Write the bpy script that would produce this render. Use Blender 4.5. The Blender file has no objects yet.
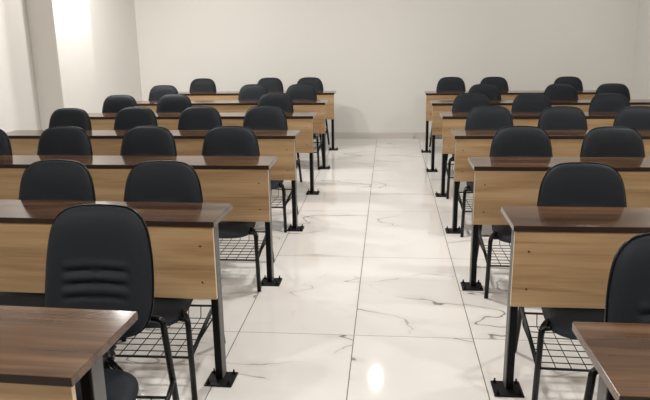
import bpy, bmesh, math, random
from mathutils import Vector, Matrix

random.seed(4)
scn = bpy.context.scene
COL = scn.collection
PI = math.pi

# ------------------------------------------------------------------ materials
def new_mat(name):
    m = bpy.data.materials.new(name)
    m.use_nodes = True
    nt = m.node_tree
    b = nt.nodes['Principled BSDF']
    return m, nt, b

def N(nt, kind, **kw):
    n = nt.nodes.new(kind)
    for k, v in kw.items():
        if hasattr(n, k):
            setattr(n, k, v)
        else:
            n.inputs[k.replace('_', ' ')].default_value = v
    return n

def L(nt, a, b):
    nt.links.new(a, b)

def math_node(nt, op, a, b=None, c=None):
    n = nt.nodes.new('ShaderNodeMath'); n.operation = op
    for i, v in enumerate((a, b, c)):
        if v is None: continue
        if isinstance(v, (int, float)): n.inputs[i].default_value = v
        else: L(nt, v, n.inputs[i])
    return n.outputs[0]

def srgb(r, g, b):
    f = lambda c: (c/255/12.92) if c/255 <= .04045 else ((c/255+.055)/1.055)**2.4
    return (f(r), f(g), f(b), 1)

def plain(name, col, rough=.5, metal=0, spec=.5, noise=.0, nscale=30):
    m, nt, b = new_mat(name)
    b.inputs['Roughness'].default_value = rough
    b.inputs['Metallic'].default_value = metal
    b.inputs['Specular IOR Level'].default_value = spec
    tc = N(nt, 'ShaderNodeTexCoord')
    no = N(nt, 'ShaderNodeTexNoise', Scale=nscale, Detail=3.0)
    L(nt, tc.outputs['Object'], no.inputs['Vector'])
    cr = nt.nodes.new('ShaderNodeValToRGB')
    a = [max(0, c*(1-noise)) for c in col[:3]]; z = [min(1, c*(1+noise)) for c in col[:3]]
    cr.color_ramp.elements[0].color = (*a, 1); cr.color_ramp.elements[1].color = (*z, 1)
    cr.color_ramp.elements[0].position = .3; cr.color_ramp.elements[1].position = .7
    L(nt, no.outputs['Fac'], cr.inputs['Fac']); L(nt, cr.outputs['Color'], b.inputs['Base Color'])
    return m

def wood(name, dark, mid, light, rough, grain=1.0, spec=.5, figure=.35):
    """horizontal-grain laminate: stretched noise bands along X plus fine fibres"""
    m, nt, b = new_mat(name)
    b.inputs['Roughness'].default_value = rough
    b.inputs['Specular IOR Level'].default_value = spec
    tc = N(nt, 'ShaderNodeTexCoord')
    oi = N(nt, 'ShaderNodeObjectInfo')
    sh = math_node(nt, 'MULTIPLY', oi.outputs['Random'], 37.0)
    cx = nt.nodes.new('ShaderNodeCombineXYZ'); L(nt, sh, cx.inputs[0]); L(nt, sh, cx.inputs[1]); L(nt, sh, cx.inputs[2])
    ad = nt.nodes.new('ShaderNodeVectorMath'); ad.operation = 'ADD'
    L(nt, tc.outputs['Object'], ad.inputs[0]); L(nt, cx.outputs[0], ad.inputs[1])
    mp = nt.nodes.new('ShaderNodeMapping'); mp.inputs['Scale'].default_value = (1.1, 13, 13)
    L(nt, ad.outputs[0], mp.inputs['Vector'])
    n1 = N(nt, 'ShaderNodeTexNoise', Scale=1.0*grain, Detail=4.0, Distortion=.6)
    L(nt, mp.outputs[0], n1.inputs['Vector'])
    mp2 = nt.nodes.new('ShaderNodeMapping'); mp2.inputs['Scale'].default_value = (3.0, 120, 120)
    L(nt, ad.outputs[0], mp2.inputs['Vector'])
    n2 = N(nt, 'ShaderNodeTexNoise', Scale=1.0*grain, Detail=3.0)
    L(nt, mp2.outputs[0], n2.inputs['Vector'])
    mix = math_node(nt, 'MULTIPLY_ADD', n2.outputs['Fac'], figure, n1.outputs['Fac'])
    mix = math_node(nt, 'SUBTRACT', mix, figure*.5)
    cr = nt.nodes.new('ShaderNodeValToRGB')
    e = cr.color_ramp.elements
    e[0].color = dark; e[0].position = .28; e[1].color = light; e[1].position = .72
    k = e.new(.5); k.color = mid
    L(nt, mix, cr.inputs['Fac']); L(nt, cr.outputs['Color'], b.inputs['Base Color'])
    return m

OAK = wood('oak_laminate', srgb(142, 110, 76), srgb(168, 137, 99), srgb(184, 153, 115), .45)
OAK_EDGE = plain('oak_edge_band', srgb(214, 192, 160), .45, noise=.05)
WALNUT = wood('walnut_laminate', srgb(55, 38, 28), srgb(82, 60, 44), srgb(111, 84, 62), .11, figure=.3, spec=.4)
WALNUT_EDGE = plain('walnut_edge_shaded', srgb(44, 31, 25), .45, spec=.25, noise=.12, nscale=14)  # shade of the tabletop's near edge put into a darker brown
STEEL = plain('black_painted_steel', srgb(9, 9, 10), .42, spec=.2, noise=.1)
POST_GREY = plain('grey_post_face', srgb(104, 103, 101), .5, spec=.3, noise=.06)  # lighter grey for a thin layer on each post's outer side
PLATE = plain('black_cast_plate', srgb(10, 10, 11), .5, spec=.2, noise=.15)
TUBE = plain('black_gloss_tube', srgb(8, 8, 9), .25, spec=.3, noise=.1)
WIRE = plain('black_wire', srgb(12, 12, 13), .4, spec=.25, noise=.1)
SHELL = plain('black_plastic_shell', srgb(10, 10, 12), .3, spec=.3, noise=.1)
SCREW = plain('dark_screw', srgb(70, 50, 38), .4, noise=.1)
FABRIC, nt, b = new_mat('charcoal_upholstery')
b.inputs['Roughness'].default_value = .62
b.inputs['Specular IOR Level'].default_value = .25
tc = N(nt, 'ShaderNodeTexCoord'); no = N(nt, 'ShaderNodeTexNoise', Scale=420.0, Detail=2.0)
L(nt, tc.outputs['Object'], no.inputs['Vector'])
cr = nt.nodes.new('ShaderNodeValToRGB')
cr.color_ramp.elements[0].color = srgb(18, 22, 27); cr.color_ramp.elements[1].color = srgb(29, 34, 41)
L(nt, no.outputs['Fac'], cr.inputs['Fac']); L(nt, cr.outputs['Color'], b.inputs['Base Color'])
bp = N(nt, 'ShaderNodeBump', Strength=.12, Distance=.002); L(nt, no.outputs['Fac'], bp.inputs['Height']); L(nt, bp.outputs[0], b.inputs['Normal'])

def paint(name, col):
    m, nt, b = new_mat(name)
    b.inputs['Roughness'].default_value = .7
    tc = N(nt, 'ShaderNodeTexCoord')
    n1 = N(nt, 'ShaderNodeTexNoise', Scale=.8, Detail=3.0)
    L(nt, tc.outputs['Object'], n1.inputs['Vector'])
    cr = nt.nodes.new('ShaderNodeValToRGB')
    c = col[:3]
    cr.color_ramp.elements[0].color = (*[v*.965 for v in c], 1); cr.color_ramp.elements[1].color = (*[min(1, v*1.02) for v in c], 1)
    L(nt, n1.outputs['Fac'], cr.inputs['Fac']); L(nt, cr.outputs['Color'], b.inputs['Base Color'])
    n2 = N(nt, 'ShaderNodeTexNoise', Scale=160.0, Detail=2.0); L(nt, tc.outputs['Object'], n2.inputs['Vector'])
    bp = N(nt, 'ShaderNodeBump', Strength=.05, Distance=.002); L(nt, n2.outputs['Fac'], bp.inputs['Height']); L(nt, bp.outputs[0], b.inputs['Normal'])
    return m
WALL = paint('cream_wall_paint', srgb(222, 219, 213))
CEIL = paint('white_ceiling_paint', srgb(238, 236, 232))

# floor: polished white marble-look tiles 0.6 x 1.2 m
SEAM_X, SEAM_Y = -.164, 3.055
def marble(name, tiles=True, base=(228, 224, 219)):
    m, nt, b = new_mat(name)
    tc = N(nt, 'ShaderNodeTexCoord')
    sp = nt.nodes.new('ShaderNodeSeparateXYZ'); L(nt, tc.outputs['Object'], sp.inputs[0])
    u = math_node(nt, 'DIVIDE', math_node(nt, 'SUBTRACT', sp.outputs[0], SEAM_X), .6)
    v = math_node(nt, 'DIVIDE', math_node(nt, 'SUBTRACT', sp.outputs[1], SEAM_Y), 1.2)
    iu = math_node(nt, 'FLOOR', u); iv = math_node(nt, 'FLOOR', v)
    cid = nt.nodes.new('ShaderNodeCombineXYZ'); L(nt, iu, cid.inputs[0]); L(nt, iv, cid.inputs[1])
    wn = N(nt, 'ShaderNodeTexWhiteNoise', noise_dimensions='3D'); L(nt, cid.outputs[0], wn.inputs['Vector'])
    off = nt.nodes.new('ShaderNodeVectorMath'); off.operation = 'SCALE'; off.inputs['Scale'].default_value = 31.0
    L(nt, wn.outputs['Color'], off.inputs[0])
    ad = nt.nodes.new('ShaderNodeVectorMath'); ad.operation = 'ADD'
    L(nt, tc.outputs['Object'], ad.inputs[0]); L(nt, off.outputs[0], ad.inputs[1])
    rot = nt.nodes.new('ShaderNodeMapping'); rot.inputs['Rotation'].default_value = (0, 0, 1.12); rot.inputs['Scale'].default_value = (1.0, 2.2, 1.0)
    L(nt, ad.outputs[0], rot.inputs['Vector'])
    n1 = N(nt, 'ShaderNodeTexNoise', Scale=.8, Detail=4.0, Roughness=.45, Distortion=.2); L(nt, rot.outputs[0], n1.inputs['Vector'])
    d = math_node(nt, 'ABSOLUTE', math_node(nt, 'SUBTRACT', n1.outputs['Fac'], .5))
    thin = nt.nodes.new('ShaderNodeMapRange'); thin.interpolation_type = 'SMOOTHSTEP'
    L(nt, d, thin.inputs['Value']); thin.inputs['From Min'].default_value = .0; thin.inputs['From Max'].default_value = .005
    thin.inputs['To Min'].default_value = 1; thin.inputs['To Max'].default_value = 0
    wide = nt.nodes.new('ShaderNodeMapRange'); wide.interpolation_type = 'SMOOTHSTEP'
    L(nt, d, wide.inputs['Value']); wide.inputs['From Max'].default_value = .045; wide.inputs['To Min'].default_value = 1; wide.inputs['To Max'].default_value = 0
    n2 = N(nt, 'ShaderNodeTexNoise', Scale=1.6, Detail=2.0); L(nt, ad.outputs[0], n2.inputs['Vector'])
    gate = nt.nodes.new('ShaderNodeMapRange'); gate.interpolation_type = 'SMOOTHSTEP'
    L(nt, n2.outputs['Fac'], gate.inputs['Value']); gate.inputs['From Min'].default_value = .40; gate.inputs['From Max'].default_value = .56
    vein = math_node(nt, 'ADD', math_node(nt, 'MULTIPLY', thin.outputs[0], .75), math_node(nt, 'MULTIPLY', wide.outputs[0], .12))
    vein = math_node(nt, 'MULTIPLY', vein, gate.outputs[0])
    n3 = N(nt, 'ShaderNodeTexNoise', Scale=2.2, Detail=4.0); L(nt, ad.outputs[0], n3.inputs['Vector'])
    cloud = math_node(nt, 'MULTIPLY', n3.outputs['Fac'], .10)
    fac = math_node(nt, 'ADD', vein, cloud)
    mx = nt.nodes.new('ShaderNodeMix'); mx.data_type = 'RGBA'
    L(nt, fac, mx.inputs['Factor']); mx.inputs['A'].default_value = srgb(*base); mx.inputs['B'].default_value = srgb(108, 105, 102)
    out = mx.outputs['Result']
    if tiles:
        fu = math_node(nt, 'ABSOLUTE', math_node(nt, 'SUBTRACT', math_node(nt, 'FRACT', math_node(nt, 'ADD', u, .5)), .5))
        fv = math_node(nt, 'ABSOLUTE', math_node(nt, 'SUBTRACT', math_node(nt, 'FRACT', math_node(nt, 'ADD', v, .5)), .5))
        su = math_node(nt, 'LESS_THAN', fu, .0022/.6)
        sv = math_node(nt, 'MULTIPLY', math_node(nt, 'LESS_THAN', fv, .0022/1.2), .8)
        seam = math_node(nt, 'MAXIMUM', su, sv)
        m2 = nt.nodes.new('ShaderNodeMix'); m2.data_type = 'RGBA'
        L(nt, seam, m2.inputs['Factor']); L(nt, out, m2.inputs['A']); m2.inputs['B'].default_value = srgb(84, 78, 72)
        out = m2.outputs['Result']
        rr = math_node(nt, 'MULTIPLY_ADD', seam, .5, .055); L(nt, rr, b.inputs['Roughness'])
    else:
        b.inputs['Roughness'].default_value = .2
    L(nt, out, b.inputs['Base Color'])
    return m
FLOOR = marble('polished_marble_tiles')
SKIRT = marble('marble_skirting', False, (206, 200, 192))

# ------------------------------------------------------------------ mesh helpers
def link(name, me, mats, parent=None, smooth=False):
    o = bpy.data.objects.new(name, me); COL.objects.link(o)
    for m in (mats if isinstance(mats, (list, tuple)) else [mats]):
        if m.name not in [x.name for x in me.materials if x]: me.materials.append(m)
    if smooth:
        for p in me.polygons: p.use_smooth = True
    if parent: o.parent = parent
    return o

def finish(bm, name, mats, parent=None, smooth=False):
    bmesh.ops.recalc_face_normals(bm, faces=bm.faces)
    me = bpy.data.meshes.new(name); bm.to_mesh(me); bm.free()
    return link(name, me, mats, parent, smooth)

def box(bm, x0, x1, y0, y1, z0, z1, bev=0, seg=2, mat=0):
    vs = [bm.verts.new((x, y, z)) for x in (x0, x1) for y in (y0, y1) for z in (z0, z1)]
    fs = []
    for f in ((0,1,3,2),(4,6,7,5),(0,4,5,1),(2,3,7,6),(0,2,6,4),(1,5,7,3)):
        fc = bm.faces.new([vs[i] for i in f]); fc.material_index = mat; fs.append(fc)
    if bev:
        es = list({e for f in fs for e in f.edges})
        r = bmesh.ops.bevel(bm, geom=es, offset=bev, segments=seg, affect='EDGES', profile=.5, clamp_overlap=True)
    return fs

def tube(bm, pts, r, n=10, caps=True, squash=1.0):
    pts = [Vector(p) for p in pts]
    rings = []; up = None
    for i, p in enumerate(pts):
        if i == 0: t = pts[1]-p
        elif i == len(pts)-1: t = p-pts[i-1]
        else: t = (pts[i+1]-p).normalized() + (p-pts[i-1]).normalized()
        t.normalize()
        if up is None:
            a = Vector((0, 0, 1)) if abs(t.z) < .9 else Vector((1, 0, 0))
            up = t.cross(a).normalized()
        up = (up - t*up.dot(t)).normalized(); w = t.cross(up)
        rr = r[i] if isinstance(r, (list, tuple)) else r
        rings.append([bm.verts.new(p + (up*math.cos(k*2*PI/n)*squash + w*math.sin(k*2*PI/n))*rr) for k in range(n)])
    for a, b in zip(rings, rings[1:]):
        for k in range(n):
            bm.faces.new((a[k], a[(k+1) % n], b[(k+1) % n], b[k]))
    if caps:
        bm.faces.new(rings[0][::-1]); bm.faces.new(rings[-1])

def rounded(pts, rad, n=5):
    """polyline with arcs (quadratic) at its inner corners"""
    P = [Vector(p) for p in pts]; out = [P[0]]
    for i in range(1, len(P)-1):
        a = P[i]+(P[i-1]-P[i]).normalized()*min(rad, (P[i-1]-P[i]).length*.48)
        c = P[i]+(P[i+1]-P[i]).normalized()*min(rad, (P[i+1]-P[i]).length*.48)
        for k in range(n+1):
            t = k/n
            out.append(a*(1-t)**2 + P[i]*2*t*(1-t) + c*t*t)
    out.append(P[-1])
    return out

def tag(o, label=None, cat=None, group=None, kind=None):
    if label: o['label'] = label
    if cat: o['category'] = cat
    if group: o['group'] = group
    if kind: o['kind'] = kind
    return o

def empty(name, loc=(0, 0, 0), rz=0):
    o = bpy.data.objects.new(name, None); COL.objects.link(o)
    o.location = loc; o.rotation_euler = (0, 0, rz); o.empty_display_size = .1
    return o

def copy_tree(o, parent=None):
    c = o.copy(); COL.objects.link(c)
    if parent: c.parent = parent
    for ch in list(o.children): copy_tree(ch, c)
    return c

# ------------------------------------------------------------------ room shell
WL, WR, WB, WF, CH = -3.65, 3.33, 9.45, -2.2, 2.9
def shell(name, x0, x1, y0, y1, z0, z1, m):
    bm = bmesh.new(); box(bm, x0, x1, y0, y1, z0, z1)
    return tag(finish(bm, name, m), kind='structure')
T = .12
shell('floor', WL-T, WR+T, WF-T, WB+T, -.1, 0, FLOOR)
shell('ceiling', WL-T, WR+T, WF-T, WB+T, CH, CH+.1, CEIL)
shell('wall_back', WL-T, WR+T, WB, WB+T, 0, CH, WALL)
shell('wall_front', WL-T, WR+T, WF-T, WF, 0, CH, WALL)
shell('wall_left', WL-T, WL, WF, WB, 0, CH, WALL)
shell('wall_right', WR, WR+T, WF, WB, 0, CH, WALL)
PX, PY0, PY1 = -3.37, 6.52, 7.36           # pier standing out of the left wall
bm = bmesh.new(); box(bm, WL, PX, PY0, PY1, 0, CH, .006, 2)
tag(finish(bm, 'wall_pier', WALL), kind='structure')
SH, ST = .09, .012
shell('baseboard_back', WL, WR, WB-ST, WB, 0, SH, SKIRT)
shell('baseboard_right', WR-ST, WR, WF, WB-ST, 0, SH, SKIRT)
bm = bmesh.new()
box(bm, WL, WL+ST, WF, PY0-ST, 0, SH); box(bm, WL, WL+ST, PY1+ST, WB-ST, 0, SH)
box(bm, WL, PX+ST, PY0-ST, PY0, 0, SH); box(bm, WL, PX+ST, PY1, PY1+ST, 0, SH); box(bm, PX, PX+ST, PY0, PY1, 0, SH)
tag(finish(bm, 'baseboard_left', SKIRT), kind='structure')

# ------------------------------------------------------------------ desk
ZT, TT, PB = .754, .025, .407              # top height, top thickness, panel bottom
LEN = 2.4
def make_desk(depth):
    """local: aisle end at x=0, body towards +x, far edge at y=0, near edge at y=-depth"""
    r = empty('school_desk')
    bm = bmesh.new(); box(bm, 0, LEN, -depth, 0, ZT-TT, ZT, .0015, 1)
    bm.normal_update()
    for f in bm.faces: f.material_index = 1 if f.normal.y < -.9 else 0
    finish(bm, 'tabletop', [WALNUT, WALNUT_EDGE], r)
    bm = bmesh.new(); y0 = -depth+.006
    box(bm, .008, LEN-.008, y0, y0+.018, PB, ZT-TT, .001, 1)
    bm.normal_update()
    for f in bm.faces: f.material_index = 1 if abs(f.normal.x) > .9 else 0
    p = finish(bm, 'front_panel', [OAK, OAK_EDGE], r)
    for zz in (.645, .484):
        for xx in (.066, LEN-.066):
            bm = bmesh.new()
            bmesh.ops.create_cone(bm, cap_ends=True, segments=12, radius1=.0045, radius2=.004, depth=.003,
                                  matrix=Matrix.Translation((xx, y0-.001, zz)) @ Matrix.Rotation(PI/2, 4, 'X'))
            finish(bm, 'screw', SCREW, p)
    for sx, xo in ((1, .018), (-1, LEN-.018)):
        bm = bmesh.new(); yc = -.222
        a, c = sorted((xo, xo+sx*.030)); box(bm, a, c, yc-.032, yc+.032, .008, ZT-TT, .003, 2)
        po = finish(bm, 'post', STEEL, r)
        bm = bmesh.new(); a, c = sorted((xo-sx*.004, xo)); box(bm, a, c, yc-.029, yc+.029, .008, ZT-TT, .001, 1)
        finish(bm, 'post_outer_face', POST_GREY, po)['label'] = 'grey outer face of the post'
        bm = bmesh.new(); xc = xo+sx*.005; yp = -.25
        box(bm, xc-.062, xc+.062, yp-.062, yp+.062, 0, .008, .002, 1)
        pl = finish(bm, 'foot_plate', PLATE, r)
        for bx in (-.046, .046):
            for by in (-.046, .046):
                bm = bmesh.new()
                bmesh.ops.create_cone(bm, cap_ends=True, segments=6, radius1=.008, radius2=.008, depth=.007, matrix=Matrix.Translation((xc+bx, yp+by, .0115)))
                bmesh.ops.create_cone(bm, cap_ends=True, segments=8, radius1=.0042, radius2=.0038, depth=.014, matrix=Matrix.Translation((xc+bx, yp+by, .021)))
                finish(bm, 'bolt', PLATE, pl)
    return r

DL = [1.63, 2.82, 4.00, 5.14, 6.33, 7.54, 8.77]
DR = [1.64, 2.825, 4.00, 5.14, 6.29, 7.42, 8.62]
XL, XR = -.703, .488
NUDGE = {0: .008, 1: -.002, 2: .008}
TURN = {('L', 0): -2.2, ('L', 1): -1.6}       # desks not quite square to the aisle (degrees)
ROW = ['front row, nearest the camera', 'second row from the camera', 'third row from the camera', 'fourth row from the camera',
       'fifth row from the camera', 'second row before the back wall', 'back row against the cream wall']
ROWS = ['front', 'second', 'third', 'fourth', 'fifth', 'sixth', 'back']
front_desk = make_desk(.365); std_desk = make_desk(.302)
# left desks: rotate half a turn is wrong for the panel, so build a mirrored set sharing nothing
def mirror_tree(src):
    c = copy_tree(src)
    for ch in c.children:
        def mir(o):
            me = o.data.copy()
            for v in me.vertices: v.co.x = -v.co.x
            me.flip_normals(); o.data = me
            for k in o.children: mir(k)
        mir(ch)
    return c
front_desk_l = mirror_tree(front_desk); std_desk_l = mirror_tree(std_desk)
used = set()
def place_desk(src, x, y, rz, label, group):
    if src in used: o = copy_tree(src)
    else: o = src; used.add(src)
    o.location = (x, y, 0); o.rotation_euler = (0, 0, math.radians(rz))
    tag(o, label, 'desk', group)
    return o
for i in range(7):
    for side in 'LR':
        s = 'left' if side == 'L' else 'right'
        src = (front_desk_l if side == 'L' else front_desk) if i == 0 else (std_desk_l if side == 'L' else std_desk)
        place_desk(src, XL+NUDGE.get(i, .004) if side == 'L' else XR+{1: .010, 5: -.022, 6: -.022}.get(i, .002), (DL if side == 'L' else DR)[i], TURN.get((side, i), 0),
                   'long oak-fronted walnut-topped desk %s of the aisle, %s' % (s, ROW[i]), 'long desks %s of the aisle' % s)

# ------------------------------------------------------------------ chair
def sgn(v): return -1 if v < 0 else 1
def pillow(outline, place, prof_front, prof_back, rings=18, disp=None):
    """closed pillow: outline in (u,v); place(u,v,d) maps to 3-D, d>0 = front"""
    bm = bmesh.new(); n = len(outline)
    cu = sum(p[0] for p in outline)/n; cv = sum(p[1] for p in outline)/n
    def layer(prof, front):
        rr = []
        for k in range(1, rings+1):
            t = math.sin(k/rings*PI/2)
            ring = []
            for (u, v) in outline:
                a, b = cu+(u-cu)*t, cv+(v-cv)*t
                d = prof(t) + (disp(a, b) if (disp and front) else 0)
                ring.append(bm.verts.new(place(a, b, d)))
            rr.append(ring)
        c = bm.verts.new(place(cu, cv, prof(0) + (disp(cu, cv) if (disp and front) else 0)))
        return rr, c
    A, ca = layer(prof_front, True); B, cb = layer(prof_back, False)
    for rr, c in ((A, ca), (B, cb)):
        for j in range(n): bm.faces.new((c, rr[0][j], rr[0][(j+1) % n]))
        for a, b in zip(rr, rr[1:]):
            for j in range(n): bm.faces.new((a[j], b[j], b[(j+1) % n], a[(j+1) % n]))
    for j in range(n): bm.faces.new((A[-1][j], A[-1][(j+1) % n], B[-1][(j+1) % n], B[-1][j]))
    return bm

# backrest outline: half width by distance below the crown
PROF = [(0, 0), (.001, .055), (.005, .095), (.013, .126), (.026, .150), (.046, .168), (.075, .181), (.125, .193), (.19, .202), (.27, .207),
        (.345, .207), (.395, .199), (.430, .180), (.452, .150), (.462, .105), (.464, 0)]
def back_outline(inset=0.0):
    pts = []
    H = .464
    R = [(d, w) for d, w in PROF]
    dense = []
    for (d0, w0), (d1, w1) in zip(R, R[1:]):
        m = max(1, int(math.hypot(d1-d0, w1-w0)/.016))
        for k in range(m): dense.append((d0+(d1-d0)*k/m, w0+(w1-w0)*k/m))
    dense.append(R[-1])
    # soften the polyline
    for _ in range(2):
        dense = [dense[0]]+[((a[0]+2*b[0]+c[0])/4, (a[1]+2*b[1]+c[1])/4) for a, b, c in zip(dense, dense[1:], dense[2:])]+[dense[-1]]
    right = [(w*.97, H-d) for d, w in dense]
    left = [(-w, z) for w, z in right[-2:0:-1]]
    loop = right+left
    if inset:
        loop = [(u*(1-inset/.2), .232+(v-.232)*(1-inset/.232)) for u, v in loop]
    return loop

ZB = .460                                   # bottom of the backrest
def back_place(off):
    def f(u, v, d):
        z = ZB+v
        y = .212+.14*(v/.464)+.024*math.cos((v-.17)*6)-.024   # reclined, slightly bowed
        y += -.26*u*u                                          # wraps the sitter a little (edges forward)
        y += -d + off
        return Vector((u, y, z))
    return f
def ridges(u, v):
    e = max(0, 1-(abs(u)/.125)**8)
    s = 0
    for zc in (.176, .221, .266):
        c = zc - .5*u*u
        t = (v-c)/.011
        s += .007*math.exp(-t*t) - .010*math.exp(-((v-c+.021)/.006)**2)
    return s*e

def make_chair():
    r = empty('visitor_chair')
    ol = back_outline(.006)
    bm = pillow(ol, back_place(0), lambda t: .046*(1-t**5)**.5 if t < 1 else 0, lambda t: -.004, 34, ridges)
    finish(bm, 'back_cushion', FABRIC, r, True)
    ol2 = back_outline(.002)
    bm = pillow(ol2, back_place(.004), lambda t: -.002+(.006 if t > .985 else 0), lambda t: -.030*(1-t**6)**.5 - .004 if t < 1 else -.006, 14)
    finish(bm, 'back_shell', SHELL, r, True)
    # seat
    so = []
    n = 64
    for k in range(n):
        a = 2*PI*k/n
        cx, sy = math.cos(a), math.sin(a)
        u = .222*sgn(cx)*abs(cx)**.52; v = .205*sgn(sy)*abs(sy)**.52
        u *= 1-.10*(v+.205)/.41
        so.append((u, v))
    def seat_place(off):
        def f(u, v, d):
            y = -.085+v
            z = .359+d+off - .9*max(0, -v-.10)**2 + .018*max(0, v-.02)/.18 - .10*u*u
            return Vector((u, y, z))
        return f
    bm = pillow(so, seat_place(0), lambda t: .036*(1-t**6)**.5 if t < 1 else 0, lambda t: -.016*(1-t**8)**.5 if t < 1 else 0, 14)
    finish(bm, 'seat', FABRIC, r, True)
    bm = bmesh.new(); box(bm, -.17, .17, -.20, .06, .334, .351, .006, 2)
    finish(bm, 'seat_pan', SHELL, r)
    # tube frame
    R0 = .0125
    for s in (-1, 1):
        bm = bmesh.new()
        tube(bm, rounded([(s*.256, -.252, 0), (s*.246, -.240, .365), (s*.215, -.19, .372)], .04), R0, 12)
        finish(bm, 'leg', TUBE, r, True)
        bm = bmesh.new()
        tube(bm, rounded([(s*.216, -.195, .372), (s*.17, -.10, .352), (s*.15, .08, .362), (s*.05, .16, .40)], .06), .011, 12)
        finish(bm, 'side_rail', TUBE, r, True)
        bm = bmesh.new()
        tube(bm, rounded([(s*.150, .300, .495), (s*.208, .296, .493), (s*.211, .294, .45), (s*.257, .272, 0)], .035), R0, 12)
        finish(bm, 'leg', TUBE, r, True)
    bm = bmesh.new(); tube(bm, rounded([(-.232, -.235, .362), (-.19, -.2, .350), (.19, -.2, .350), (.232, -.235, .362)], .03), .010, 10)
    finish(bm, 'cross_bar', TUBE, r, True)
    bm = bmesh.new()
    tube(bm, [(-.152, .300, .500), (.152, .300, .500)], .0125, 12)
    finish(bm, 'back_bar', TUBE, r, True)
    # ribbed bracket joining seat and backrest
    bm = bmesh.new()
    pts = rounded([(0, .02, .352), (0, .155, .358), (0, .225, .43), (0, .262, .54)], .05, 8)
    tube(bm, pts, [(.040 if k % 2 else .034) for k in range(len(pts))], 14, True, 1.0)
    for v in bm.verts: v.co.x *= 1.5; 
    bmesh.ops.scale(bm, vec=(1, 1, 1), verts=bm.verts)
    finish(bm, 'back_bracket', SHELL, r, True)
    # wire book basket under the seat
    bm = bmesh.new()
    zf, zr, y0, y1, X = .198, .238, -.250, .185, .240
    tube(bm, [(-X-.008, y0, zf), (X+.008, y0, zf)], .0055, 8)
    tube(bm, [(-X-.002, y1, zr+.002), (X+.002, y1, zr+.002)], .0055, 8)
    for s in (-1, 1):
        tube(bm, [(s*(X+.012), y0, zf+.006), (s*(X+.004), y1, zr+.006), (s*(X-.006), .284, zr+.016)], .0095, 8)
        tube(bm, rounded([(s*X, y0, zf), (s*X, y1-.012, zf-.014), (s*X, y1, zr)], .012, 3), .005, 6)
    for k in range(1, 8):
        x = -X+2*X*k/8
        tube(bm, rounded([(x, y0, zf), (x, y1-.012, zf-.014), (x, y1, zr)], .012, 3), .0022, 6)
    for k in range(1, 8):
        y = y0+(y1-y0-.012)*k/7.2
        tube(bm, [(-X, y, zf-.003-.011*k/8), (X, y, zf-.003-.011*k/8)], .0022, 6)
    finish(bm, 'wire_basket', WIRE, r, True)
    return r

chair = make_chair(); first = [True]
def place_chair(x, y, rz, label, group):
    o = chair if first[0] else copy_tree(chair)
    first[0] = False
    o.location = (x, y, 0); o.rotation_euler = (0, 0, rz)
    tag(o, label, 'chair', group)
BACK = .335                                  # crown of the backrest behind the chair's centre
# (row, side, x and y of the backrest crown, turn in degrees, where it is)
CH_ = [
 (1, 'L', -1.026, 2.165, 2, 'pulled back from the front desk, ribs showing'),
 (1, 'R', .836, 1.92, 4, 'behind the front desk, cut off by picture edge'),
 (2, 'L', -1.610, 2.99, 1, 'farther from the aisle'),
 (2, 'L', -1.072, 2.98, 1, 'nearest the aisle'),
 (2, 'R', .874, 2.985, -2, 'nearest the aisle'),
 (3, 'L', -2.706, 4.13, 0, 'cut off by the left edge'),
 (3, 'L', -2.162, 4.17, 0, 'third from the aisle'),
 (3, 'L', -1.585, 4.18, 0, 'second from the aisle'),
 (3, 'L', -1.030, 4.185, 1, 'nearest the aisle'),
 (3, 'R', .831, 4.17, 0, 'nearest the aisle'),
 (3, 'R', 1.375, 4.14, 0, 'second from the aisle'),
 (4, 'L', -2.672, 5.28, -2, 'farthest from the aisle'),
 (4, 'L', -2.130, 5.36, 0, 'third from the aisle'),
 (4, 'L', -1.578, 5.38, 0, 'second from the aisle'),
 (4, 'L', -1.025, 5.40, -2, 'nearest the aisle'),
 (4, 'R', .806, 5.34, 1, 'nearest the aisle'),
 (4, 'R', 1.360, 5.28, 0, 'second from the aisle'),
 (4, 'R', 1.930, 5.26, -2, 'third from the aisle'),
 (5, 'L', -2.735, 6.49, 0, 'farthest from the aisle'),
 (5, 'L', -2.186, 6.56, 0, 'middle of three'),
 (5, 'L', -1.155, 6.64, -1, 'nearest the aisle'),
 (5, 'R', .809, 6.50, 0, 'nearest the aisle'),
 (5, 'R', 1.362, 6.43, 1, 'second from the aisle'),
 (5, 'R', 2.070, 6.39, -1, 'third from the aisle'),
 (6, 'L', -2.710, 7.76, 0, 'farthest from the aisle'),
 (6, 'L', -1.610, 7.80, -1, 'middle of three'),
 (6, 'L', -1.038, 7.79, 0, 'nearest the aisle'),
 (6, 'R', 1.075, 7.58, 1, 'nearest the aisle'),
 (6, 'R', 1.906, 7.55, 0, 'second from the aisle'),
 (6, 'R', 2.456, 7.53, 0, 'third from the aisle'),
 (7, 'L', -2.560, 8.94, 0, 'farthest from the aisle'),
 (7, 'L', -1.628, 8.98, 0, 'middle of three'),
 (7, 'L', -1.076, 8.98, 0, 'nearest the aisle'),
 (7, 'R', .818, 8.82, 0, 'nearest the aisle'),
 (7, 'R', 1.364, 8.78, 0, 'second from the aisle'),
 (7, 'R', 2.285, 8.72, 0, 'third from the aisle'),
]
for row, side, x, y, a, where in CH_:
    rz = math.radians(a)
    s = 'left' if side == 'L' else 'right'
    if row == 1: lab = 'charcoal padded chair %s of the aisle, %s' % (s, where)
    else: lab = 'charcoal chair behind the %s desk %s of the aisle, %s' % (ROWS[row-1], s, where)
    place_chair(x+math.sin(rz)*BACK, y-math.cos(rz)*BACK, rz, lab, 'charcoal chairs %s of the aisle' % s)

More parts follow.
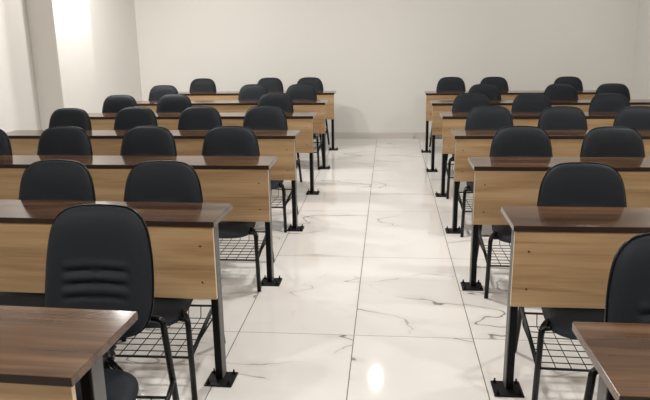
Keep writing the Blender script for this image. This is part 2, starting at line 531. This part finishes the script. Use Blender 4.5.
# ------------------------------------------------------------------ light: round ceiling downlights, plus one added for the left wall
def lamp(x, y, w, r=.085):
    d = bpy.data.lights.new('downlight', 'AREA'); d.shape = 'DISK'; d.size = 2*r; d.energy = w
    d.color = (1, .98, .952)
    o = bpy.data.objects.new('downlight', d); COL.objects.link(o); o.location = (x, y, CH-.012)
lamp(-.13, 7.70, 42, .055)                   # its mirror image is the glare on the aisle tiles
for x, y in ((-1.48, 7.75), (1.14, 8.3)): lamp(x, y, 4, .02)
lamp(-2.2, 8.3, 14); lamp(2.45, 7.9, 30)
lamp(-2.5, 6.75, 66)  # added to brighten the left wall while the pier front stays dim
for x, e in ((-2.3, 16), (-.13, 96), (2.4, 76)): lamp(x, 4.35, e)
for x, e in ((-2.3, 70), (-.13, 70), (2.4, 70)): lamp(x, .9, e)
lamp(-3.12, 6.94, 120, .05)                 # close beside the pier on the left wall

w = bpy.data.worlds.new('room_world'); scn.world = w; w.use_nodes = True
w.node_tree.nodes['Background'].inputs[0].default_value = (1, .97, .93, 1)
w.node_tree.nodes['Background'].inputs[1].default_value = .05

# ------------------------------------------------------------------ camera
F, PITCH, YAW, ROLL, CAMH = 650.06, .25108, .09897, -.01488, 1.5016
f = Vector((-math.sin(YAW)*math.cos(PITCH), math.cos(YAW)*math.cos(PITCH), -math.sin(PITCH)))
r = Vector((math.cos(YAW), math.sin(YAW), 0)); u = r.cross(f)
r2 = r*math.cos(ROLL)+u*math.sin(ROLL); u2 = -r*math.sin(ROLL)+u*math.cos(ROLL)
cam = bpy.data.cameras.new('camera'); cam.sensor_width = 36; cam.lens = F/650*36; cam.clip_start = .02
co = bpy.data.objects.new('camera', cam); COL.objects.link(co)
M = Matrix((r2, u2, -f)).transposed().to_4x4(); M.translation = (0, 0, CAMH)
co.matrix_world = M
scn.camera = co

scn.view_settings.view_transform = 'Standard'
scn.view_settings.look = 'None'
scn.view_settings.gamma = 1
scn.view_settings.use_curve_mapping = False
scn.view_settings.exposure = -1.08
